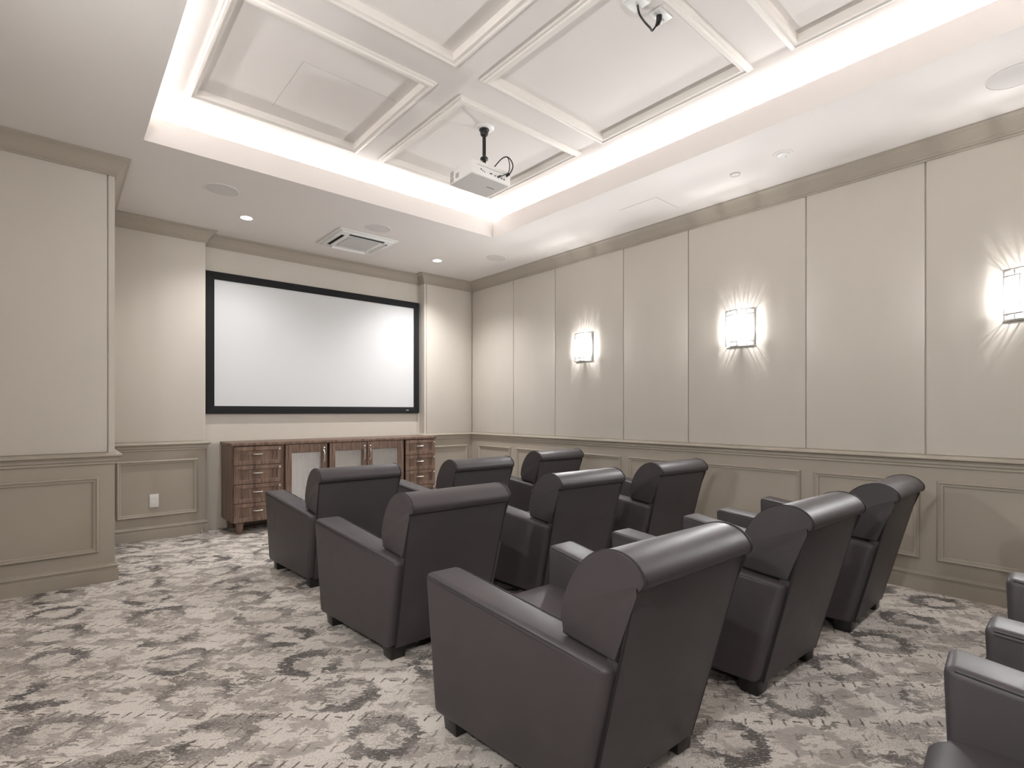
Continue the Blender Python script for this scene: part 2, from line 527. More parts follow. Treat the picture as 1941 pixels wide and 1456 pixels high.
# ------------------------------------------------------------------ ceiling with lit tray
def cells(xs, ys, holes, z0, z1):
    bm = bmesh.new()
    for i in range(len(xs) - 1):
        for j in range(len(ys) - 1):
            if (i, j) not in holes: box(bm, xs[i], xs[i + 1], ys[j], ys[j + 1], z0, z1)
    return bm
ceil = struct('ceiling', cells([XL - .1, LX0 - .02, LX1 + .02, XR + .1], [YB - .1, LY0 - .02, LY1 + .02, YR + .1], {(1, 1)}, H, H + .03), 'ceil', 'white ceiling with a deep lit tray over the seats', 'ceiling', False)
t = .02
fx0, fx1, fy0, fy1 = LX0, LX1, LY0, LY1
part('tray_fascia', B((fx0 - t, fx0, fy0 - t, fy1 + t, H, LIP), (fx1, fx1 + t, fy0 - t, fy1 + t, H, LIP), (fx0, fx1, fy0 - t, fy0, H, LIP), (fx0, fx1, fy1, fy1 + t, H, LIP)), 'ceil', ceil, False)
c = CB
bx0, bx1, by0, by1 = fx0 - c, fx1 + c, fy0 - c, fy1 + c
ZT = 3.146
part('cove_shelf', cells([bx0 - .02, fx0 - t, fx1 + t, bx1 + .02], [by0 - .02, fy0 - t, fy1 + t, by1 + .02], {(1, 1)}, ZT - .02, ZT), 'ceil', ceil, False)
part('cove_back', B((bx0 - .03, bx0, by0 - .03, by1 + .03, ZT, ZU + .05), (bx1, bx1 + .03, by0 - .03, by1 + .03, ZT, ZU + .05), (bx0, bx1, by0 - .03, by0, ZT, ZU + .05), (bx0, bx1, by1, by1 + .03, ZT, ZU + .05)), 'ceil', ceil, False)
bead = [(0, ZU), (0, ZU - .010), (.004, ZU - .012), (.008, ZU - .008), (.008, ZU)]
bm = bmesh.new(); sweep(bm, [(bx0, by0), (bx0, by1), (bx1, by1), (bx1, by0)], bead, True); part('cove_bead', bm, 'white', ceil)
colx = [(.624, 1.810), (1.997, 3.178)]
rowy = [(2.808, 3.985), (1.428, 2.602), (.044, 1.218)]
ins = .046
xs = [bx0 - .02] + [v for a, b_ in colx for v in (a + ins, b_ - ins)] + [bx1 + .02]
ys = [by0 - .02] + [v for a, b_ in reversed(rowy) for v in (a + ins, b_ - ins)] + [by1 + .02]
part('coffer_grid', cells(xs, ys, {(i, j) for i in (1, 3) for j in (1, 3, 5)}, ZU, ZU + .03), 'ceil', ceil, False)
mould = [(-.0, ZU + .002), (-.0, ZU - .010), (-.006, ZU - .014), (-.012, ZU - .014), (-.018, ZU - .024), (-.030, ZU - .028), (-.036, ZU - .020), (-.042, ZU - .018), (-.056, ZU - .018), (-.058, ZU - .012), (-.058, ZU + .028), (-.048, ZU + .028), (-.048, ZU + .002)]
for a, b_ in colx:
    for c0, c1 in rowy:
        bm = bmesh.new()
        sweep(bm, [(a, c0), (b_, c0), (b_, c1), (a, c1)], [(-d * -1, z) if False else (d, z) for d, z in mould], True)
        part('coffer_molding', bm, 'white', ceil)
        part('coffer_panel', B((a + .03, b_ - .03, c0 + .03, c1 - .03, ZU + .028, ZU + .045)), 'ceil', ceil, False)

def hairline(parent, x0, x1, y0, y1, z, w=.004, mat='grey'):
    bm = B((x0, x1, y0, y0 + w, z - .0012, z), (x0, x1, y1 - w, y1, z - .0012, z), (x0, x0 + w, y0 + w, y1 - w, z - .0012, z), (x1 - w, x1, y0 + w, y1 - w, z - .0012, z))
    return bm
def access(label, x0, x1, y0, y1, z):
    t_ = thing('access_panel', label, 'access panel', ((x0 + x1) / 2, (y0 + y1) / 2, z))
    w, d = (x1 - x0) / 2, (y1 - y0) / 2
    link('door', B((-w + .004, w - .004, -d + .004, d - .004, -.0025, 0)), 'ceil', t_, smooth=False)
    link('trim', B((-w, w, -d, -d + .003, -.0012, 0), (-w, w, d - .003, d, -.0012, 0), (-w, -w + .003, -d + .003, d - .003, -.0012, 0), (w - .003, w, -d + .003, d - .003, -.0012, 0)), 'grey', t_, smooth=False)
access('flush square access panel in the ceiling coffer beside the projector coffer', 1.115, 1.735, 3.20, 3.80, ZU + .028)
access('flush access panel on the low ceiling along the sconce wall', 3.78, 4.13, 2.515, 2.90, H)

# LED strips in the cove
def strip(x0, x1, y0, y1, label, end=''):
    t_ = thing('led_strip' + end, label, 'light strip', ((x0 + x1) / 2, (y0 + y1) / 2, ZT), 0, 'cove light strips')
    w, d = (x1 - x0) / 2, (y1 - y0) / 2
    link('channel', B((-w, w, -d, d, 0, .006)), 'plastic', t_, smooth=False)
    ex, ey = max(w - .003, .001), max(d - .003, .001)
    link('diffuser' + end, B((-ex, ex, -ey, ey, .0065, .0125)), 'led', t_, smooth=False)
so, sw = .060, .022
strip(fx0 - t - so - sw, fx0 - t - so, fy0, fy1, 'glowing cove light strip on the aisle side of the tray')
strip(fx1 + t + so, fx1 + t + so + sw, fy0, fy1, 'glowing cove light strip on the sconce wall side of the tray')
strip(fx0, fx1, fy1 + t + so, fy1 + t + so + sw, 'glowing cove light strip on the screen side of the tray')
strip(fx0, fx1, fy0 - t - so - sw, fy0 - t - so, 'glowing cove light strip at the rear of the tray', '_rear_offscreen')

# ------------------------------------------------------------------ armchairs
YBK = lambda z: -.175 * (z - .06) / .67           # outer back plane (y at height z)
def make_chair():
    r = thing('armchair', 'x', 'armchair')
    for s in (-1, 1):
        def px(v): return s * v
        bm = bmesh.new()
        pts = [(px(.180), YBK(.06) + .012, .060), (px(.305), YBK(.06) + .012, .060), (px(.372), .700, .060), (px(.225), .700, .060),
               (px(.190), YBK(.50) + .008, .506), (px(.318), YBK(.50) + .008, .506), (px(.399), .722, .593), (px(.245), .722, .592)]
        hexa(bm, pts, .024, 4)
        arm = link('arm', bm, 'leather', r, angle=60)
        # stitched seam along the outer top edge, down the front and at the rear corner
        bm = bmesh.new()
        ln = []
        for k in range(13):
            u = k / 12; y = YBK(.5) + .035 + (.700 - YBK(.5) - .035) * u; z = .506 + .087 * u - .011
            ln.append((px(.318 + .081 * u - .0035), y, z))
        tube(bm, ln, .0028, 6)
        ln2 = [(p_[0] + s * .0028, p_[1], p_[2] - .010) for p_ in ln]
        tube(bm, ln2, .0014, 6)
        tube(bm, [(px(.193 + .055 * k / 12), YBK(.5) + .20 + (.700 - YBK(.5) - .20) * k / 12, .506 + .087 * (.23 + .75 * k / 12) - .0095) for k in range(13)], .0026, 6)
        lf = []
        for k in range(9):
            u = k / 8; z = .075 + .49 * u
            lf.append((px(.228 + .020 * u + .030), .7005 + .020 * u, z))
        tube(bm, lf, .0018, 6)
        link('stitching', bm, 'seam', arm)
    # back cushion, rolled over the top
    prof = [(.092, .530), (.101, .560), (.090, .625), (.068, .685), (.038, .737), (.002, .778), (-.040, .806), (-.086, .821), (-.128, .821), (-.166, .808), (-.192, .786), (-.203, .764), (-.200, .745), (-.186, .733)]
    P_ = [(p_.x, p_.y) for p_ in spline([(a, b_, 0) for a, b_ in prof], 3)]
    closep = P_ + [(YBK(.73) + .004, .728), (YBK(.502) + .003, .514)]
    bm = bmesh.new()
    hw = lambda y, z: .292 - .008 * max(0, (.62 - z)) / .1
    extrude_x(bm, closep, lambda y, z: -hw(y, z), hw, .012, 4)
    box(bm, -.200, .200, -.06, .105, .36, .55, .03, 3)
    bc = link('back_cushion', bm, 'leather', r, angle=50)
    for s in (-1, 1):
        bm = bmesh.new()
        tube(bm, [(s * .2835, y + (.0012 if y > -.06 else -.0012), z + (.0012 if z > .7 else 0)) for y, z in P_[4:]], .0023, 6)
        link('stitching', bm, 'seam', bc)
    # outer back panel
    bm = bmesh.new()
    hexa(bm, [(-.262, 0, .060), (.262, 0, .060), (.262, .05, .060), (-.262, .05, .060),
              (-.287, YBK(.728), .728), (.287, YBK(.728), .728), (.287, YBK(.728) + .05, .728), (-.287, YBK(.728) + .05, .728)], .006, 3)
    bp = link('back_panel', bm, 'leather', r, angle=60)
    bm = bmesh.new()
    for s in (-1, 1):
        tube(bm, [(s * (.262 + .025 * k / 8), YBK(.06 + .668 * k / 8) + .0035, .06 + .668 * k / 8) for k in range(9)], .0045, 6)
    tube(bm, [(-.287, YBK(.729), .731), (.287, YBK(.729), .731)], .0040, 6)
    link('piping', bm, 'seam', bp)
    # seat and front rail
    bm = bmesh.new()
    sp_ = [(.08, .30), (.08, .408), (.30, .424), (.60, .428), (.69, .420), (.738, .398), (.752, .366), (.752, .318), (.735, .292), (.66, .285)]
    Q = [(p_.x, p_.y) for p_ in spline([(a, b_, 0) for a, b_ in sp_], 3)]
    extrude_x(bm, Q, lambda y, z: -(.196 + .050 * min(1, y / .72)), lambda y, z: .196 + .050 * min(1, y / .72), .010, 3)
    link('seat_cushion', bm, 'leather', r, angle=50)
    bm = bmesh.new()
    hexa(bm, [(-.20, .02, .065), (.20, .02, .065), (.232, .712, .065), (-.232, .712, .065), (-.20, .02, .287), (.20, .02, .287), (.238, .716, .287), (-.238, .716, .287)], .010, 3)
    link('seat_base', bm, 'leather', r, angle=60)
    f0 = None
    for x, y in ((-.242, .056), (.242, .056), (-.300, .632), (.300, .632)):
        if f0 is None:
            bm = bmesh.new()
            a, b_ = .038, .044
            hexa(bm, [(-a, -a, 0), (a, -a, 0), (a, a, 0), (-a, a, 0), (-b_, -b_, .068), (b_, -b_, .068), (b_, b_, .068), (-b_, b_, .068)], .003, 2)
            f0 = link('foot', bm, 'black_foot', r, (x, y, 0))
        else:
            again(f0, r, (x, y, 0))
    return r

proto = make_chair()
chairs = [
    (1.573, 3.554, -.030, 'dark leather armchair in the row nearest the cabinet, at the open aisle end'),
    (2.598, 3.500, -.017, 'dark leather armchair in the middle of the row nearest the cabinet'),
    (3.712, 3.712, -.033, 'dark leather armchair in the row nearest the cabinet, beside the wainscot wall'),
    (1.489, 2.262, -.010, 'dark leather armchair in the second row from the screen, at the aisle end'),
    (2.551, 2.335, -.055, 'dark leather armchair in the middle of the second row from the screen'),
    (3.584, 2.316, -.062, 'dark leather armchair in the second row from the screen, beside the wainscot wall'),
    (1.427, .985, -.026, 'dark leather armchair in the third row from the screen, at the aisle end'),
    (2.498, .956, -.034, 'dark leather armchair in the middle of the third row from the screen'),
    (3.515, .924, .016, 'dark leather armchair in the third row from the screen, beside the wainscot wall'),
    (1.432, -.470, .095, 'dark leather armchair in the rear row, at the aisle end'),
    (2.405, -.465, .03, 'dark leather armchair in the middle of the rear row'),
    (3.475, -.500, 0, 'dark leather armchair in the rear row, beside the wainscot wall'),
]
for i, (x, y, rz, lab) in enumerate(chairs):
    o = proto if i == 0 else copy_tree(proto)
    o.location = (x, y, 0); o.rotation_euler = (0, 0, rz); o['label'] = lab
    o['group'] = 'leather armchairs in rows facing the screen'

# ------------------------------------------------------------------ projection screen
SX0, SX1, SZ0, SZ1, SY = 1.122, 3.588, 1.179, 2.625, 5.995
t_ = thing('projection_screen', 'large blank white projection screen in a black frame above the walnut cabinet', 'screen', ((SX0 + SX1) / 2, YR, SZ0))
w, hh = (SX1 - SX0) / 2, SZ1 - SZ0
fw = .078; y0 = SY - YR
def bar(pts): 
    bm = bmesh.new(); hexa(bm, pts, .003, 2); return bm
link('frame_bar', bar([(-w, y0, 0), (w, y0, 0), (w, -.002, 0), (-w, -.002, 0), (-w + fw, y0, fw), (w - fw, y0, fw), (w - fw, -.002, fw), (-w + fw, -.002, fw)]), 'velvet', t_)
link('frame_bar', bar([(-w + fw, y0, hh - fw), (w - fw, y0, hh - fw), (w - fw, -.002, hh - fw), (-w + fw, -.002, hh - fw), (-w, y0, hh), (w, y0, hh), (w, -.002, hh), (-w, -.002, hh)]), 'velvet', t_)
for s in (-1, 1):
    a, b_ = s * w, s * (w - fw)
    bm = bmesh.new()
    hexa(bm, [(a, y0, 0), (b_, y0, fw), (b_, -.002, fw), (a, -.002, 0), (a, y0, hh), (b_, y0, hh - fw), (b_, -.002, hh - fw), (a, -.002, hh)], .003, 2)
    link('frame_bar', bm, 'velvet', t_)
link('screen_surface', B((-w + fw - .01, w - fw + .01, y0 + .012, y0 + .018, fw - .01, hh - fw + .01)), 'screen', t_, smooth=False)
bm = bmesh.new()
for k, dx in enumerate((0, .013, .026)):
    box(bm, w - .195 + dx, w - .195 + dx + .010, y0 - .002, y0 + .001, .034, .044)
link('badge', bm, 'nickel', t_)

# ------------------------------------------------------------------ cabinet
CX0, CX1, CY0, CY1 = 1.268, 3.565, 5.585, 6.03
cab = thing('media_cabinet', 'long walnut cabinet with drawers and steel mesh doors below the screen', 'cabinet', (CX0, CY0, 0))
L, D = CX1 - CX0, CY1 - CY0
link('cabinet_body', B((0, .02, 0, D, .118, .862), (L - .02, L, 0, D, .118, .862), (.02, L - .02, .02, D, .118, .14), (.02, L - .02, D - .012, D, .14, .862),
                       (.455, .485, .0, D - .012, .14, .862), (1.84, 1.86, .0, D - .012, .14, .862), (.93, .945, .02, D - .012, .14, .862)), 'wood', cab, smooth=False)
link('cabinet_top', B((-.012, L + .012, -.022, D, .862, .893), bev=.004), 'wood', cab)
def shaker(w_, h_, rail_=.045):
    bm = bmesh.new()
    y1_ = 0.0
    box(bm, -w_, -w_ + rail_, -.02, 0, 0, h_, .002, 1); box(bm, w_ - rail_, w_, -.02, 0, 0, h_, .002, 1)
    box(bm, -w_ + rail_, w_ - rail_, -.02, 0, 0, rail_, .002, 1); box(bm, -w_ + rail_, w_ - rail_, -.02, 0, h_ - rail_, h_, .002, 1)
    box(bm, -w_ + rail_, w_ - rail_, -.010, -.002, rail_, h_ - rail_)
    return bm
def pull(length, vertical=False):
    bm = bmesh.new(); pts = []
    for k in range(13):
        u = k / 12; s_ = (u - .5) * length; o_ = -.004 - .026 * min(1, sin(pi * u) * 1.8)
        pts.append((0, o_, s_) if vertical else (s_, o_, 0))
    tube(bm, pts, [.0065 if 0 < k < 12 else .008 for k in range(13)], 8)
    return bm
def knob():
    bm = bmesh.new(); lathe(bm, (0, 0, 0), [(.003, 0), (.003, .006), (.009, .010), (.010, .014), (.006, .018), (.002, .019)], 12)
    bmesh.ops.rotate(bm, verts=bm.verts, cent=(0, 0, 0), matrix=Matrix.Rotation(pi / 2, 3, 'X'))
    return bm
dz = [.118 + .1855 * k for k in range(4)]
proto_d = None
for xc, wd in ((.232, .222), (2.083, .205)):
    d0 = None
    for z in dz:
        if d0 is None:
            d0 = link('drawer', shaker(wd, .181, .040), 'wood', cab, (xc, 0, z))
            hd = link('handle', pull(.095), 'nickel', d0, (-.0, -.012, .105))
            kb = link('lock', knob(), 'nickel', d0, (wd - .022, -.02, .150))
        else:
            d1 = again(d0, cab, (xc, 0, z))
            again(hd, d1, (0, -.012, .105)); again(kb, d1, (wd - .022, -.02, .150))
def door(xc, wd, hs):
    hgt = .738
    bm = bmesh.new(); rl = .062
    for b_ in ((-wd, -wd + rl, 0, hgt), (wd - rl, wd, 0, hgt), (-wd + rl, wd - rl, 0, rl), (-wd + rl, wd - rl, hgt - .085, hgt)):
        box(bm, b_[0], b_[1], -.02, 0, b_[2], b_[3], .002, 1)
    d_ = link('door', bm, 'wood', cab, (xc, 0, .120))
    # woven diagonal steel mesh
    bm = bmesh.new(); x0_, x1_, z0_, z1_ = -wd + rl - .004, wd - rl + .004, rl - .004, hgt - .081
    pitch = .0190; ww = .0056
    for sgn in (1, -1):
        k0 = (x0_ - z1_) if sgn > 0 else (x0_ + z0_)
        k1 = (x1_ - z0_) if sgn > 0 else (x1_ + z1_)
        k = k0 + pitch
        while k < k1:
            # line x = k + sgn*z
            za = max(z0_, (x0_ - k) if sgn > 0 else (k - x1_)); zb = min(z1_, (x1_ - k) if sgn > 0 else (k - x0_))
            if zb - za > .006:
                yy = -.010 - sgn * .0012
                pa = Vector((k + sgn * za, yy, za)); pb = Vector((k + sgn * zb, yy, zb))
                off = Vector((1, 0, -sgn)).normalized() * ww / 2
                vs = [bm.verts.new(v_) for v_ in (pa - off, pa + Vector((0, -.0016, 0)), pa + off, pb - off, pb + Vector((0, -.0016, 0)), pb + off)]
                bm.faces.new((vs[0], vs[1], vs[4], vs[3])); bm.faces.new((vs[1], vs[2], vs[5], vs[4])); bm.faces.new((vs[2], vs[0], vs[3], vs[5]))
            k += pitch
    gm = link('mesh_grille', bm, 'steel', d_, smooth=False); gm['kind'] = 'stuff'; gm['label'] = 'woven diagonal steel mesh'
    link('handle', pull(.13, True), 'nickel', d_, (hs * (wd - .03), -.012, hgt - .135))
    link('lock', knob(), 'nickel', d_, (hs * (wd - .03), -.02, hgt - .045))
door(.705, .213, 1); door(1.165, .213, 1); door(1.610, .222, -1)
bm = bmesh.new(); hexa(bm, [(-.024, -.024, 0), (.024, -.024, 0), (.024, .024, 0), (-.024, .024, 0), (-.034, -.034, .118), (.034, -.034, .118), (.034, .034, .118), (-.034, .034, .118)], .003, 2)
lg = link('leg', bm, 'wood', cab, (.075, .05, 0))
for x, y in ((L - .075, .05), (.075, D - .05), (L - .075, D - .05)): again(lg, cab, (x, y, 0))

# ------------------------------------------------------------------ sconces
def arc_y(x): return .016 + .066 * cos(pi / 2 * x / .140)
def make_sconce():
    r = thing('wall_sconce', 'x', 'wall lamp')
    hw_, hz = .124, .156
    link('backplate', B((-.112, .112, 0, .008, -.146, .146), bev=.002), 'sconce_metal', r)
    def ribbon(z0, z1, th=.005, n=16):
        bm = bmesh.new(); rows = []
        for k in range(n + 1):
            x = -hw_ + 2 * hw_ * k / n; y = arc_y(x)
            rows.append([bm.verts.new(p_) for p_ in ((x, y, z0), (x, y + th, z0), (x, y + th, z1), (x, y, z1))])
        for a, b_ in zip(rows, rows[1:]):
            for i in range(4): bm.faces.new((a[i], a[(i + 1) % 4], b_[(i + 1) % 4], b_[i]))
        bm.faces.new(rows[0][::-1]); bm.faces.new(rows[-1])
        return bm
    for z0, z1 in ((.149, .157), (.1115, .1175), (-.1175, -.1115), (-.157, -.149)):
        link('frame_rail', ribbon(z0, z1), 'sconce_metal', r)
    for s in (-1, 1):
        xa, xb_ = sorted((s * hw_, s * (hw_ - .005)))
        link('frame_side', B((xa, xb_, 0, arc_y(hw_) + .006, .150, .156), (xa, xb_, 0, arc_y(hw_) + .006, -.156, -.150), (xa, xb_, arc_y(hw_) - .001, arc_y(hw_) + .007, -.150, .150)), 'sconce_metal', r)
    for x in (-.045, .045):
        link('frame_upright', B((x - .003, x + .003, arc_y(x) - .001, arc_y(x) + .007, -.113, .113)), 'sconce_metal', r)
    for z0 in (.117, -.150):
        link('frame_upright', B((-.003, .003, arc_y(0) - .001, arc_y(0) + .007, z0, z0 + .033)), 'sconce_metal', r)
    for x in (-.088, -.045, 0, .045, .088):                     # rods added across open top and bottom to split bulb light into streaks
        for z in (.1515, -.1545):
            link('streak_rod', B((x - .0035, x + .0035, 0, arc_y(x) + .002, z, z + .003)), 'sconce_metal', r)
    def cry(x0, x1, z0, z1):
        bm = bmesh.new(); y0_ = arc_y(x0) - .004; y1_ = arc_y(x1) - .004; d = .010; e = min(x1 - x0, z1 - z0) * .28
        hexa(bm, [(x0, y0_, z0), (x1, y1_, z0), (x1 - e, y1_ + d, z0 + e), (x0 + e, y0_ + d, z0 + e), (x0, y0_, z1), (x1, y1_, z1), (x1 - e, y1_ + d, z1 - e), (x0 + e, y0_ + d, z1 - e)])
        link('crystal', bm, 'crystal', r, smooth=False)
    for a, b_ in ((-.117, -.086), (-.081, -.049), (-.040, -.016), (-.012, .012), (.016, .040), (.049, .081), (.086, .117)): cry(a, b_, -.110, .110)
    for z0, z1 in ((.119, .147), (-.147, -.119)):
        for a, b_ in ((-.117, -.072), (-.066, -.006), (.006, .066), (.072, .117)): cry(a, b_, z0, z1)
    for x in (-.028, .028):
        bm = bmesh.new(); lathe(bm, (x, .056, .0), [(.003, -.030), (.009, -.024), (.010, -.004), (.009, .016), (.006, .026), (.003, .030)], 16)
        link('bulb', bm, 'bulb', r)
        link('socket', B((x - .010, x + .010, .008, .064, -.042, -.032), bev=.002), 'nickel', r)
    return r
def sconce_light(parent, where=None):
    nm = lambda n: n if where is None else n + '_' + where + '_offscreen'
    for x, n in ((-.028, 'bulb_light'), (.028, 'second_bulb_light')):
        l = bpy.data.lights.new(nm(n), 'POINT'); l.energy = SCONCE_POWER; l.color = LAMP_COL; l.shadow_soft_size = .007
        o = bpy.data.objects.new(nm(n), l); COL.objects.link(o); o.parent = parent; o.location = (x, .056, 0)
    l = bpy.data.lights.new(nm('fill_light'), 'AREA'); l.shape = 'RECTANGLE'; l.size = .11; l.size_y = .10; l.energy = SCONCE_FILL; l.color = LAMP_COL  # area light added behind the crystals to brighten the room beyond the bulbs
    o = bpy.data.objects.new(nm('fill_light'), l); COL.objects.link(o); o.parent = parent; o.location = (0, .012, 0); o.rotation_euler = (pi / 2, 0, 0)
    if where:
        parent.name = 'wall_sconce_' + where + '_offscreen'
        for c_, n in zip([c_ for c_ in parent.children if c_.name.startswith('bulb') and c_.type == 'MESH'], ('bulb', 'second_bulb')): c_.name = nm(n)
s0 = make_sconce(); first = True
SC = [(XR - .0005, 3.830, pi / 2, 'lit crystal wall sconce on the panelled wall, closest to the screen'),
      (XR - .0005, 2.082, pi / 2, 'lit crystal wall sconce in the middle of the panelled wall'),
      (XR - .0005, .325, pi / 2, 'lit crystal wall sconce on the panelled wall, beside the rear seat rows'),
      (XL + .0005, 2.082, -pi / 2, 'lit crystal wall sconce on the aisle side wall opposite the second row'),
      (XL + .0005, -1.43, -pi / 2, 'lit crystal wall sconce on the aisle side wall behind the rear row'),
      (XL + .0005, .325, -pi / 2, 'lit crystal wall sconce on the aisle side wall opposite the third row')]
for x, y, rz, lab in SC:
    o = s0 if first else copy_tree(s0); first = False
    o.location = (x, y, 1.904); o.rotation_euler = (0, 0, rz); o['label'] = lab; o['group'] = 'crystal wall sconces'
for o in [o for o in COL.objects if o.name.startswith('wall_sconce') and o.parent is None]:
    sconce_light(o, None if o.location.x > 1 else 'left_rear' if o.location.y < 0 else 'left_middle' if o.location.y < 1 else 'left_front')

# ------------------------------------------------------------------ downlights
def make_down():
    r = thing('downlight', 'x', 'ceiling light')
    bm = bmesh.new(); lathe(bm, (0, 0, 0), [(.047, -.001), (.052, -.004), (.060, -.003), (.062, 0), (.047, 0)], 40, True)
    link('trim_ring', bm, 'white', r)
    bm = bmesh.new(); cyl(bm, (0, 0, -.0015), .047, .0012, 40); link('lens', bm, 'lens', r, smooth=False)
    return r
d0 = make_down(); first = True
for x, y, lab in ((1.318, 5.275, 'small lit recessed downlight in the ceiling before the wall section with the outlet'),
                  (3.404, 5.282, 'small lit recessed downlight in the ceiling close to the sconce wall and the screen')):
    o = d0 if first else copy_tree(d0); first = False
    o.location = (x, y, H); o['label'] = lab; o['group'] = 'recessed downlights'
    l = bpy.data.lights.new('lamp', 'SPOT'); l.energy = DOWN_POWER; l.color = LAMP_COL; l.spot_size = radians(132); l.spot_blend = 1.0; l.shadow_soft_size = .04
    q_ = bpy.data.objects.new('lamp', l); COL.objects.link(q_); q_.parent = o; q_.location = (0, 0, -.008)

# ------------------------------------------------------------------ ceiling fixtures
def speaker(x, y, r_, label):
    t_ = thing('ceiling_speaker', label, 'speaker', (x, y, H), 0, 'round ceiling speakers')
    bm = bmesh.new(); lathe(bm, (0, 0, 0), [(r_ - .006, -.001), (r_ - .004, -.005), (r_, -.004), (r_ + .001, 0), (r_ - .006, 0)], 48, True)
    link('rim', bm, 'ceil', t_)
    bm = bmesh.new(); lathe(bm, (0, 0, 0), [(r_ - .006, -.0005), (r_ - .006, -.003), (r_ * .6, -.0042), (.002, -.005)], 48); link('grille', bm, 'grey', t_)
speaker(.998, 4.735, .125, 'round flush ceiling speaker near the bay and aisle')
speaker(2.370, 4.728, .118, 'round flush ceiling speaker beside the square air conditioner')
speaker(3.862, 4.735, .115, 'round flush ceiling speaker in the corner by the sconce wall')
speaker(3.865, .345, .125, 'round flush ceiling speaker above the rear seats along the sconce wall')
t_ = thing('smoke_detector', 'small round white detector with a raised ring on the low ceiling', 'detector', (3.815, 1.517, H))
bm = bmesh.new(); lathe(bm, (0, 0, 0), [(.064, 0), (.064, -.003), (.050, -.005), (.040, -.005)], 36); link('base', bm, 'ceil', t_)
bm = bmesh.new(); lathe(bm, (0, 0, 0), [(.040, -.005), (.038, -.012), (.030, -.015), (.002, -.016)], 36); link('cover', bm, 'plastic', t_)
bm = bmesh.new(); cyl(bm, (.022, -.012, -.0165), .003, .002, 10); link('indicator', bm, 'dark', t_)
t_ = thing('sprinkler_cover', 'tiny round white sprinkler cover between detector and access panel', 'sprinkler', (3.869, 1.883, H))
bm = bmesh.new(); lathe(bm, (0, 0, 0), [(.030, 0), (.030, -.004), (.002, -.005)], 28); link('cap', bm, 'ceil', t_)
bm = bmesh.new(); lathe(bm, (0, 0, 0), [(.032, 0), (.032, -.006), (.036, -.007), (.036, 0)], 28, True); link('ring', bm, 'grey', t_)

# air conditioner cassette
ac = thing('ceiling_air_conditioner', 'square white ceiling air conditioner cassette with grey grille before the screen', 'air conditioner', (2.39, 5.247, H))
bm = bmesh.new(); box(bm, -.315, .315, -.315, .315, -.012, 0, .004, 2); box(bm, -.285, .285, -.285, .285, -.028, -.012, .006, 2); link('fascia', bm, 'plastic', ac)
link('grille_back', B((-.165, .165, -.165, .165, -.0290, -.0285)), 'vent', ac, smooth=False)
sl = None
for k in range(17):
    y = -.156 + .0195 * k
    if sl is None: sl = link('grille_slat', B((-.163, .163, -.003, .003, -.035, -.0290)), 'grey', ac, (0, y, 0), smooth=False)
    else: again(sl, ac, (0, y, 0))
for k in range(4):
    bm = bmesh.new(); box(bm, -.19, .19, -.252, -.222, -.0292, -.0285)
    bmesh.ops.rotate(bm, verts=bm.verts, cent=(0, 0, 0), matrix=Matrix.Rotation(k * pi / 2, 3, 'Z')); link('air_slot', bm, 'dark', ac, smooth=False)
    bm = bmesh.new(); hexa(bm, [(-.188, -.236, -.046), (.188, -.236, -.046), (.188, -.233, -.046), (-.188, -.233, -.046), (-.188, -.222, -.0288), (.188, -.222, -.0288), (.188, -.217, -.0288), (-.188, -.217, -.0288)])
    bmesh.ops.rotate(bm, verts=bm.verts, cent=(0, 0, 0), matrix=Matrix.Rotation(k * pi / 2, 3, 'Z')); link('louvre', bm, 'plastic', ac)

# ------------------------------------------------------------------ projector
PXc, PYc, PZ0, PZ1 = 2.345, 3.062, 2.860, 2.962
zc = ZU + .028
pj = thing('projector', 'white projector hanging from the coffered ceiling on a black pole', 'projector', (PXc, PYc, PZ0))
hx_, hy_, hz_ = .175, .143, PZ1 - PZ0
bm = bmesh.new(); box(bm, -hx_, hx_, -hy_, hy_, 0, hz_, .010, 3); body = link('body', bm, 'plastic', pj)
link('underside', B((-hx_ + .012, hx_ - .012, -hy_ + .012, hy_ - .012, -.0015, .001)), 'grey', pj, smooth=False)
link('label_plate', B((.045, .115, -.028, -.020, -.0028, -.0012)), 'vent', pj, smooth=False)
bm = bmesh.new(); cyl(bm, (.09, hy_ - .002, .05), .036, .03, 28, .033, 'y'); link('lens_barrel', bm, 'black', pj)
bm = bmesh.new(); cyl(bm, (.09, hy_ + .028, .05), .027, .002, 28, None, 'y'); link('lens_glass', bm, 'glass', pj)
for (ya, yb_, za, zb_) in ((.085, .130, .048, .090), (.085, .130, .010, .044), (.020, .060, .022, .058)):
    link('side_vent', B((-hx_ - .0012, -hx_ + .002, ya, yb_, za, zb_)), 'vent_light', pj, smooth=False)
link('seam_line', B((-hx_ + .04, hx_ - .02, -hy_ - .0006, -hy_ + .002, .070, .0725)), 'vent', pj, smooth=False)
for x0_, z0_, w_, h_ in ((-.105, .040, .012, .008), (-.088, .034, .010, .006), (-.072, .030, .008, .006), (-.02, .034, .020, .008), (.022, .030, .010, .008), (.082, .028, .012, .009), (.105, .026, .012, .009)):
    link('port', B((x0_, x0_ + w_, -hy_ - .001, -hy_ + .002, z0_, z0_ + h_)), 'black', pj, smooth=False)
px_, py_ = 2.392 - PXc, 3.072 - PYc
bm = bmesh.new(); lathe(bm, (px_, py_, zc - PZ0), [(.075, 0), (.075, -.004), (.062, -.012), (.030, -.014)], 40); link('mount_plate', bm, 'plastic', pj)
bm = bmesh.new(); lathe(bm, (px_, py_, zc - PZ0), [(.037, -.013), (.037, -.022), (.030, -.030), (.028, -.052), (.022, -.060), (.012, -.062)], 24); link('ceiling_flange', bm, 'black', pj)
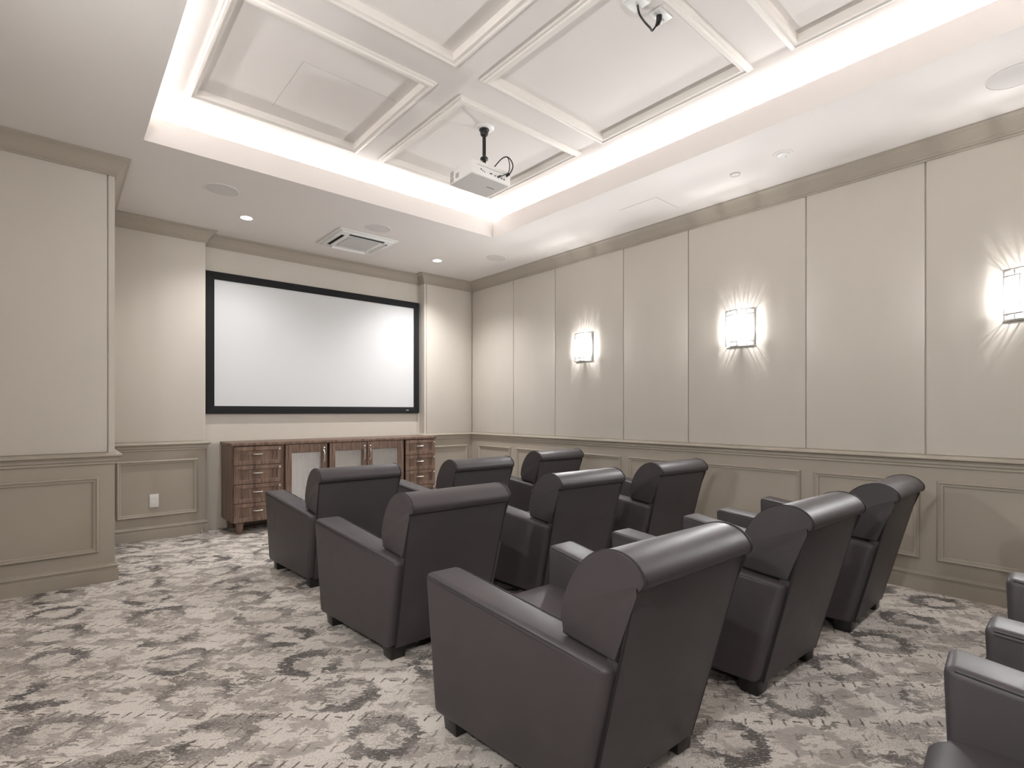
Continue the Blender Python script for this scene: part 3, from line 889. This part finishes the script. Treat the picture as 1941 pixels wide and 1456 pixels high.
bm = bmesh.new(); cyl(bm, (px_, py_, hz_ + .03), .0135, zc - PZ0 - .055 - hz_ - .03, 20); link('pole', bm, 'black', pj)
bm = bmesh.new(); lathe(bm, (px_, py_, hz_), [(.016, .135), (.030, .118), (.030, .110), (.014, .104), (.014, .030)], 24); link('pole_collar', bm, 'black', pj)
link('bracket', B((px_ - .06, px_ + .06, py_ - .035, py_ + .035, hz_ - .001, hz_ + .030), bev=.006), 'plastic', pj)
bm = bmesh.new(); tube(bm, spline([(.045, -hy_ + .03, hz_ + .012), (.075, -hy_ - .01, hz_ + .062), (.105, -hy_ - .035, hz_ + .080), (.138, -hy_ - .045, hz_ + .062), (.155, -hy_ - .048, hz_ + .020), (.140, -hy_ - .035, .075), (.136, -hy_ + .002, .066)], 8), .0045, 8)
tube(bm, [(.136, -hy_ + .004, .066), (.137, -hy_ - .026, .070)], .010, 8); link('power_lead', bm, 'black', pj)
bm = bmesh.new(); tube(bm, spline([(.115, -hy_ - .037, hz_ + .078), (.125, -hy_ - .045, hz_ + .03), (.118, -hy_ - .045, .075), (.085, -hy_ - .035, .046), (.052, -hy_ + .002, .032)], 8), .0032, 8)
tube(bm, [(.052, -hy_ + .004, .032), (.066, -hy_ - .022, .038)], .0075, 8); link('video_lead', bm, 'black', pj)

# ceiling socket, wall plate and black cord above the aisle rows
t_ = thing('ceiling_socket', 'square white socket with black plug on the coffer ceiling', 'socket', (2.420, 1.580, zc))
link('faceplate', B((-.056, .056, -.036, .036, -.008, 0), bev=.002), 'plastic', t_)
bm = bmesh.new(); tube(bm, [(-.012, .004, -.008), (-.010, .006, -.030), (-.006, .016, -.040), (-.004, .030, -.046)], [.015, .015, .012, .006], 12); link('plug', bm, 'black', t_)
bm = bmesh.new(); box(bm, .018, .024, .004, .007, -.0090, -.0078); box(bm, .030, .036, .004, .007, -.0090, -.0078); link('slot', bm, 'dark', t_)
t_ = thing('ceiling_plate', 'blank square white box on the coffer ceiling next to the socket', 'wall plate', (2.228, 1.598, zc))
link('box', B((-.052, .052, -.05, .05, -.025, 0), bev=.003), 'plastic', t_); link('lid', B((-.048, .048, -.046, .046, -.028, -.0255), bev=.001), 'plastic', t_)
bm = bmesh.new(); tube(bm, spline([(2.238, 1.60, zc - .028), (2.262, 1.605, zc - .060), (2.32, 1.615, zc - .066), (2.375, 1.618, zc - .070), (2.405, 1.625, zc - .066), (2.416, 1.610, zc - .046)], 8), .0055, 8)
tag(link('power_cord', bm, 'black'), 'short black power cord looping between white box and ceiling socket', 'cord')

# ------------------------------------------------------------------ wall outlet and door stop
t_ = thing('wall_outlet', 'white outlet plate inside the moulding frame of the wainscot', 'outlet', (.681, YF - .0005, .3625), 0)
link('faceplate', B((-.036, .036, -.006, 0, -.062, .062), bev=.002), 'plastic', t_)
bm = bmesh.new(); cyl(bm, (0, -.0065, .0), .017, .002, 24, None, 'y'); link('receptacle', bm, 'plastic', t_)
bm = bmesh.new(); box(bm, -.0165, .0165, -.0075, -.006, -.030, -.024); box(bm, -.0165, .0165, -.0075, -.006, .024, .030); link('slot', bm, 'plastic', t_)
t_ = thing('cable_clip', 'small bright metal fitting on the baseboard beside the screen recess', 'fitting', (1.072, YF - .020, .030))
bm = bmesh.new(); lathe(bm, (0, 0, 0), [(.002, -.026), (.008, -.024), (.009, .010), (.006, .024), (.002, .026)], 14); bmesh.ops.translate(bm, verts=bm.verts, vec=(0, -.009, 0)); link('hook', bm, 'nickel', t_)
link('mount', B((-.006, .006, -.004, 0, -.02, .02)), 'nickel', t_)
